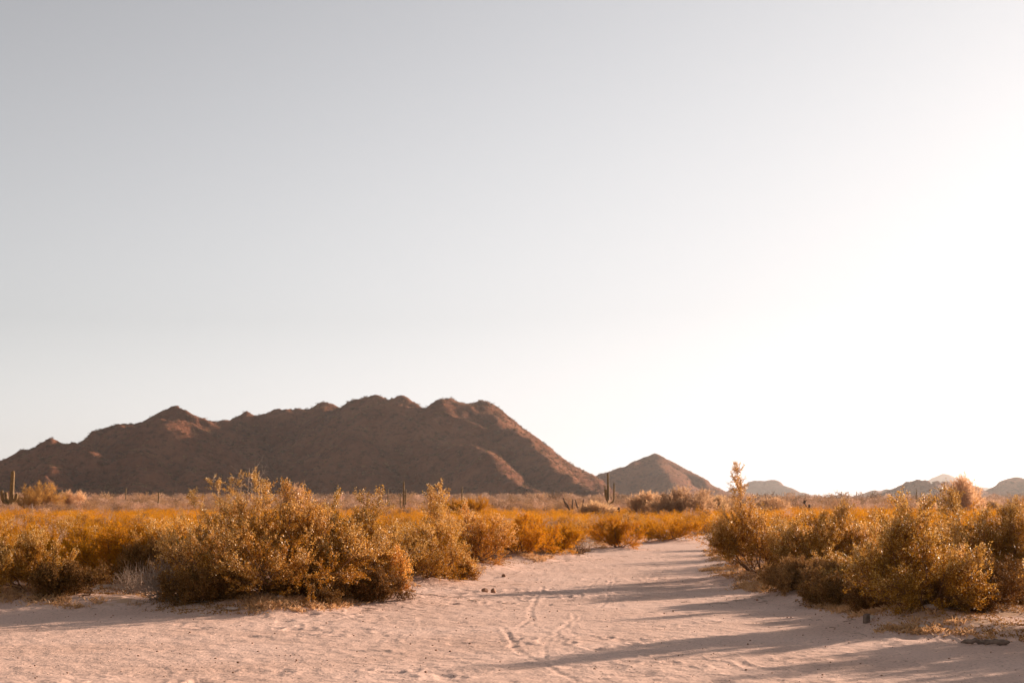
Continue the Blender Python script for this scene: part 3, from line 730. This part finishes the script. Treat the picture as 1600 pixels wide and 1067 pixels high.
stick_tree(1374, 850, [([(2, 0), (0, 30), (-1, 45), (-2, 53), (-5, 57), (-9, 56), (-8, 52)], .012, .008), ([(-9, 56), (-13, 54)], .012, .008)], 38, 'pale hooked dry stalk rising above the right bushes', 'dry_stalk', M_pale, 'stalk')
stick_tree(52, 806, [([(0, 0), (-1, 12), (-3, 22)], .09, .05), ([(0, 6), (3, 11), (7, 14)], .06, .03), ([(0, 7), (-5, 10)], .06, .03)], 150, 'pale bare snag in front of the yellow tree at left', 'snag', M_dead)

# ------------------------------------------------------------------ trees of the plain
def tree(px, base_py, top, halfw, Y, label, seed, mat=None, dens=1., bark=None, sprd=.6, name='palo_verde_tree', lean=0.):
    x, z = ray(px, top); X = x * Y; g = tz(X, Y); H = CAM_H + z * Y - g; W_ = halfw * Y / F
    S, P, D, rng = grow(seed, H=H * .86, Rr=W_, stems=int(14 * dens), kids=9, twigs=7, per=11, twlen=.7, low=.28, thick=3.4, base_r=.22, L=.3, W=.03, tube_twigs=False, lean=(lean, 0))
    lv, lf = leaves(P, rng, .34, .035, D, sprd)
    e = empty(name, (X, Y, g - .1), label, 'tree', 'bare feathery trees of the plain')
    obj('trunk', mesh_from('trunk', *tubes(S, 4), 4, bark or M_bark), e)
    obj('crown', mesh_from('crown', lv, lf, 4, mat or M_crown), e)
tree(1508, 800, 748, 38, 140, 'bare rounded brown tree standing alone before the right hills', 501, M_crown, 1.5)
tree(1066, 812, 764, 48, 120, 'largest feathery tree at the far end of the path', 502, M_crown, 1.3)
tree(1010, 812, 778, 32, 125, 'smaller feathery tree left of the largest one', 503, M_crown, 1)
tree(1115, 812, 783, 36, 130, 'low brown tree between the largest feathery tree and the leaning bush', 504, M_crown, .9)
tree(935, 810, 790, 26, 150, 'low greyish tree under the tall many armed saguaro', 505, M_crown, .9)
tree(62, 805, 755, 33, 206, 'round yellow tree beside the saguaro at the left edge', 506, M_tree, 1.5)
tree(112, 805, 770, 26, 215, 'pale pinkish tree right of the round yellow tree', 507, M_crown, 1.1)
tree(462, 805, 764, 20, 150, 'small feathery tree behind the tall tips of the widest left bush', 508, M_crown, .9)
tree(1205, 805, 782, 22, 170, 'low brown tree against the grey ridge', 509, M_crown, .8)
tree(1545, 806, 788, 22, 170, 'low brown tree right of the bare rounded tree', 510, M_crown, .8)
tree(725, 808, 783, 40, 140, 'low golden tree behind the rounded bush with the sprig', 511, M_gold, .9)
tree(1450, 803, 790, 16, 170, 'small low tree left of the bare rounded tree', 512, M_crown, .6)

# ------------------------------------------------------------------ grass, litter, pebbles (stuff)
def grass(name, label, n, seed, band, hgt, mat, clump=14, thr=.0):
    rng = np.random.default_rng(seed); xs, ys = [], []
    while len(xs) < n // clump:
        y = 15 + 50 * rng.random() ** 1.3; x = rng.uniform(-.40, .42) * y
        s = float(path_sd(np.array([x]), np.array([y]))[0])
        if band[0] < s < band[1] and float(fbm(np.array([x * .8]), np.array([y * .5]), seed, 3)[0]) > rng.normal() * .12 + thr: xs.append(x); ys.append(y)
    c = np.repeat(np.stack([xs, ys], 1), clump, 0) + rng.normal(size=(len(xs) * clump, 2)) * .07
    P = np.column_stack([c, terrain(c[:, 0], c[:, 1]) - .01]); m = len(P)
    d = rng.normal(size=(m, 3)) * [.6, .6, .15] + [0, 0, .75]; h = hgt * (.4 + rng.random((m, 1)))
    d /= np.linalg.norm(d, axis=1, keepdims=True); b = np.cross(d, rng.normal(size=(m, 3))); b /= np.linalg.norm(b, axis=1, keepdims=True)
    tip = P + d * h + [0, 0, -.02]; wd = .004
    Vv = np.stack([P - b * wd, P + b * wd, P + d * h * .5 + b * wd * .8 + [0, 0, .01], tip], 1).reshape(-1, 3)
    o = obj(name, mesh_from(name, Vv, np.arange(m * 4).reshape(-1, 4), 4, mat)); tag(o, label, 'grass', kind='stuff')
grass('dry_grass', 'pale dry grass along the edges of the path', 34000, 61, (-1.2, .0), .11, M_straw, 26, .08)
grass('leaf_litter', 'brown fallen litter and short grass under the bushes', 70000, 62, (-3.5, .0), .05, M_litter, 20, -.1)

def twigs_on_ground():
    rng = np.random.default_rng(77); S = []
    for hx, hy in HBW:
        for _ in range(60):
            x = hx + rng.normal() * 1.0; y = hy - .2 + rng.normal() * .8; a = rng.random() * 6.28; l = .08 + .3 * rng.random() ** 2
            z = tz(x, y) + .008; m = np.array([x + math.cos(a) * l * .5, y + math.sin(a) * l * .5 + .03 * rng.normal(), z + .012])
            e = np.array([x + math.cos(a) * l, y + math.sin(a) * l, z]); r_ = .002 + .003 * rng.random()
            S += [(np.array([x, y, z]), m, r_, r_ * .8), (m, e, r_ * .8, r_ * .5)]
    o = obj('fallen_twigs', mesh_from('fallen_twigs', *tubes(S, 4), 4, M_dead)); tag(o, 'small grey fallen twigs littering the sand under the bushes', 'twigs', kind='stuff')
twigs_on_ground()
def rock_mesh(seed, sx, sy, sz, mat, sub=3, rough=.28):
    import bmesh
    bm = bmesh.new(); bmesh.ops.create_icosphere(bm, subdivisions=sub, radius=1)
    rng = np.random.default_rng(seed); pl = rng.normal(size=(9, 3)); pl /= np.linalg.norm(pl, axis=1, keepdims=True); dd = .68 + .25 * rng.random(9)
    for v in bm.verts:
        p = np.array(v.co)
        for nrm, h in zip(pl, dd):
            t = p @ nrm
            if t > h: p = p - nrm * (t - h) * .9
        p = p * (1 + rng.normal() * .012)
        v.co = (p[0] * sx, p[1] * sy, p[2] * sz)
    me = bpy.data.meshes.new('rock'); bm.to_mesh(me); bm.free(); me.materials.append(mat); return me
def rock(px, py, w, h, label, seed, mat, rz=0, group='stones beside the path', name='rock'):
    x, y = gnd(px, py); k = y / F
    o = obj(name, rock_mesh(seed, w * k / 2, w * k / 2 * .8, h * k * .62, mat)); o.location = (x, y, tz(x, y) + h * k * .25); o.rotation_euler = (0, 0, rz)
    tag(o, label, 'rock', group)
rock(757.5, 923, 11, 7, 'left one of the two brown rocks on the left sand bank', 71, M_rockb)
rock(771, 924, 10, 8, 'right one of the two brown rocks on the left sand bank', 72, M_rockb, 1)
rock(787, 900, 8, 6, 'small brown stone above the two brown rocks', 73, M_rockb, 2)
rock(437, 953, 14, 8, 'pale stone under the widest left bush', 74, M_rock)
rock(362, 959, 22, 5, 'flat grey stone left of the pale stone under the bush', 75, M_rock, .2)
rock(315, 962, 10, 4, 'small flat stone at the left foot of the widest bush', 76, M_rock, .2)
rock(1452, 980, 27, 9, 'flat grey rock in front of the tallest right foreground bush', 77, M_rock, -.15)
rock(1440, 991, 15, 5, 'small pinkish stone on the sand below the flat grey rock', 78, M_rock)
rock(1362, 979, 14, 7, 'pale stone leaning against the wooden stub', 79, M_rock, .5)
rock(1226, 937, 6, 5, 'small white stone at the foot of the weeping bush', 80, M_rock)
rock(1152, 919, 11, 5, 'dark stone under the leaning bush', 81, M_rockb)
rock(1210, 935, 22, 4, 'flat pale stone left of the small white stone', 82, M_rock)
rock(1183, 942, 4, 3, 'tiny dark stone alone on the sand', 83, M_rockb)

def stub():
    import bmesh
    x, y = gnd(1354, 982); k = y / F; bm = bmesh.new(); wd, hh = 4.2 * k, 15 * k
    bmesh.ops.create_cube(bm, size=1)
    for v in bm.verts: v.co = (v.co.x * wd * 2, v.co.y * wd * 2, (v.co.z + .5) * hh + (.02 if v.co.x > 0 and v.co.z > 0 else 0))
    bmesh.ops.bevel(bm, geom=bm.edges[:], offset=.006, segments=2, affect='EDGES')
    me = bpy.data.meshes.new('stub'); bm.to_mesh(me); bm.free(); me.materials.append(M_post)
    o = obj('wooden_stub', me); o.location = (x, y, tz(x, y) - .02); o.rotation_euler = (0, .05, .5)
    tag(o, 'short dark square wooden stub at the edge of the sand on the right', 'post')
stub()
def log():
    x0, y0 = gnd(1502, 1006); x1, y1 = gnd(1578, 1008); rng = np.random.default_rng(3)
    n = 14; P = [np.array([x0 + (x1 - x0) * i / n, y0 + (y1 - y0) * i / n + .01 * rng.normal(), .035 + .006 * rng.normal()]) for i in range(n + 1)]
    me = None; k = 10; Vv = []
    for i, p in enumerate(P):
        r = .036 * (1 - .3 * (1 - i / n)) * (1 + .1 * rng.normal()) * (.35 if i in (0, n) else 1)
        for j in range(k):
            a = 2 * math.pi * j / k; rr = r * (1 + .08 * math.sin(3 * a))
            Vv.append([p[0], p[1] + rr * math.cos(a), p[2] + rr * math.sin(a)])
    Fc = [(i * k + j, i * k + (j + 1) % k, (i + 1) * k + (j + 1) % k, (i + 1) * k + j) for i in range(n) for j in range(k)]
    c = np.array([(x0 + x1) / 2, (y0 + y1) / 2, 0]); Vv = np.array(Vv) - c
    o = obj('fallen_log', mesh_from('fallen_log', Vv, Fc, 4, M_post, None, True)); o.location = (c[0], c[1], tz(c[0], c[1]))
    tag(o, 'long thin dark log lying on the sand at lower right', 'log')
log()
def pebbles():
    rng = np.random.default_rng(9); n = 6000
    y = 12 + 32 * rng.random(n) ** 1.6; x = rng.uniform(-.39, .39, n) * y; s = path_sd(x, y)
    keep = rng.random(n) < np.where(s > 1.5, .35, 1); x, y = x[keep], y[keep]; n = len(x)
    z = terrain(x, y); oc = np.array([(1, 0, 0), (0, 1, 0), (-1, 0, 0), (0, -1, 0), (0, 0, 1), (0, 0, -1)], float)
    f = np.array([(0, 1, 4), (1, 2, 4), (2, 3, 4), (3, 0, 4), (1, 0, 5), (2, 1, 5), (3, 2, 5), (0, 3, 5)])
    sz = .004 + .011 * rng.random(n) ** 5
    Vv = (oc[None] * (sz[:, None, None] * (.7 + .6 * rng.random((n, 6, 1)))) * [1.2, 1.2, .7] + np.stack([x, y, z + .004], 1)[:, None]).reshape(-1, 3)
    o = obj('pebbles', mesh_from('pebbles', Vv, (f[None] + np.arange(n)[:, None, None] * 6).reshape(-1, 3), 3, M_rockb)); tag(o, 'small brown pebbles strewn over the sand', 'pebbles', kind='stuff')
pebbles()

# ------------------------------------------------------------------ haze
def haze(density=6.0e-5):
    x, y0, y1, z0, z1 = 7100, -700, 7500, -3.0, 190.0
    Vv = [(sx * x, yy, zz) for zz in (z0, z1) for yy in (y0, y1) for sx in (-1, 1)]
    Fc = [(0, 2, 3, 1), (4, 5, 7, 6), (0, 1, 5, 4), (2, 6, 7, 3), (0, 4, 6, 2), (1, 3, 7, 5)]
    m = bpy.data.materials.new('haze'); m.use_nodes = True; n = m.node_tree; n.nodes.clear()
    out = n.nodes.new('ShaderNodeOutputMaterial'); v = n.nodes.new('ShaderNodeVolumePrincipled')
    v.inputs['Color'].default_value = (.95, .94, .93, 1); v.inputs['Density'].default_value = density; v.inputs['Anisotropy'].default_value = .7
    n.links.new(v.outputs[0], out.inputs['Volume'])
    o = obj('haze', mesh_from('haze', Vv, Fc, 4, m)); tag(o, 'thin pale air haze over the whole plain', 'haze', kind='stuff')
haze()
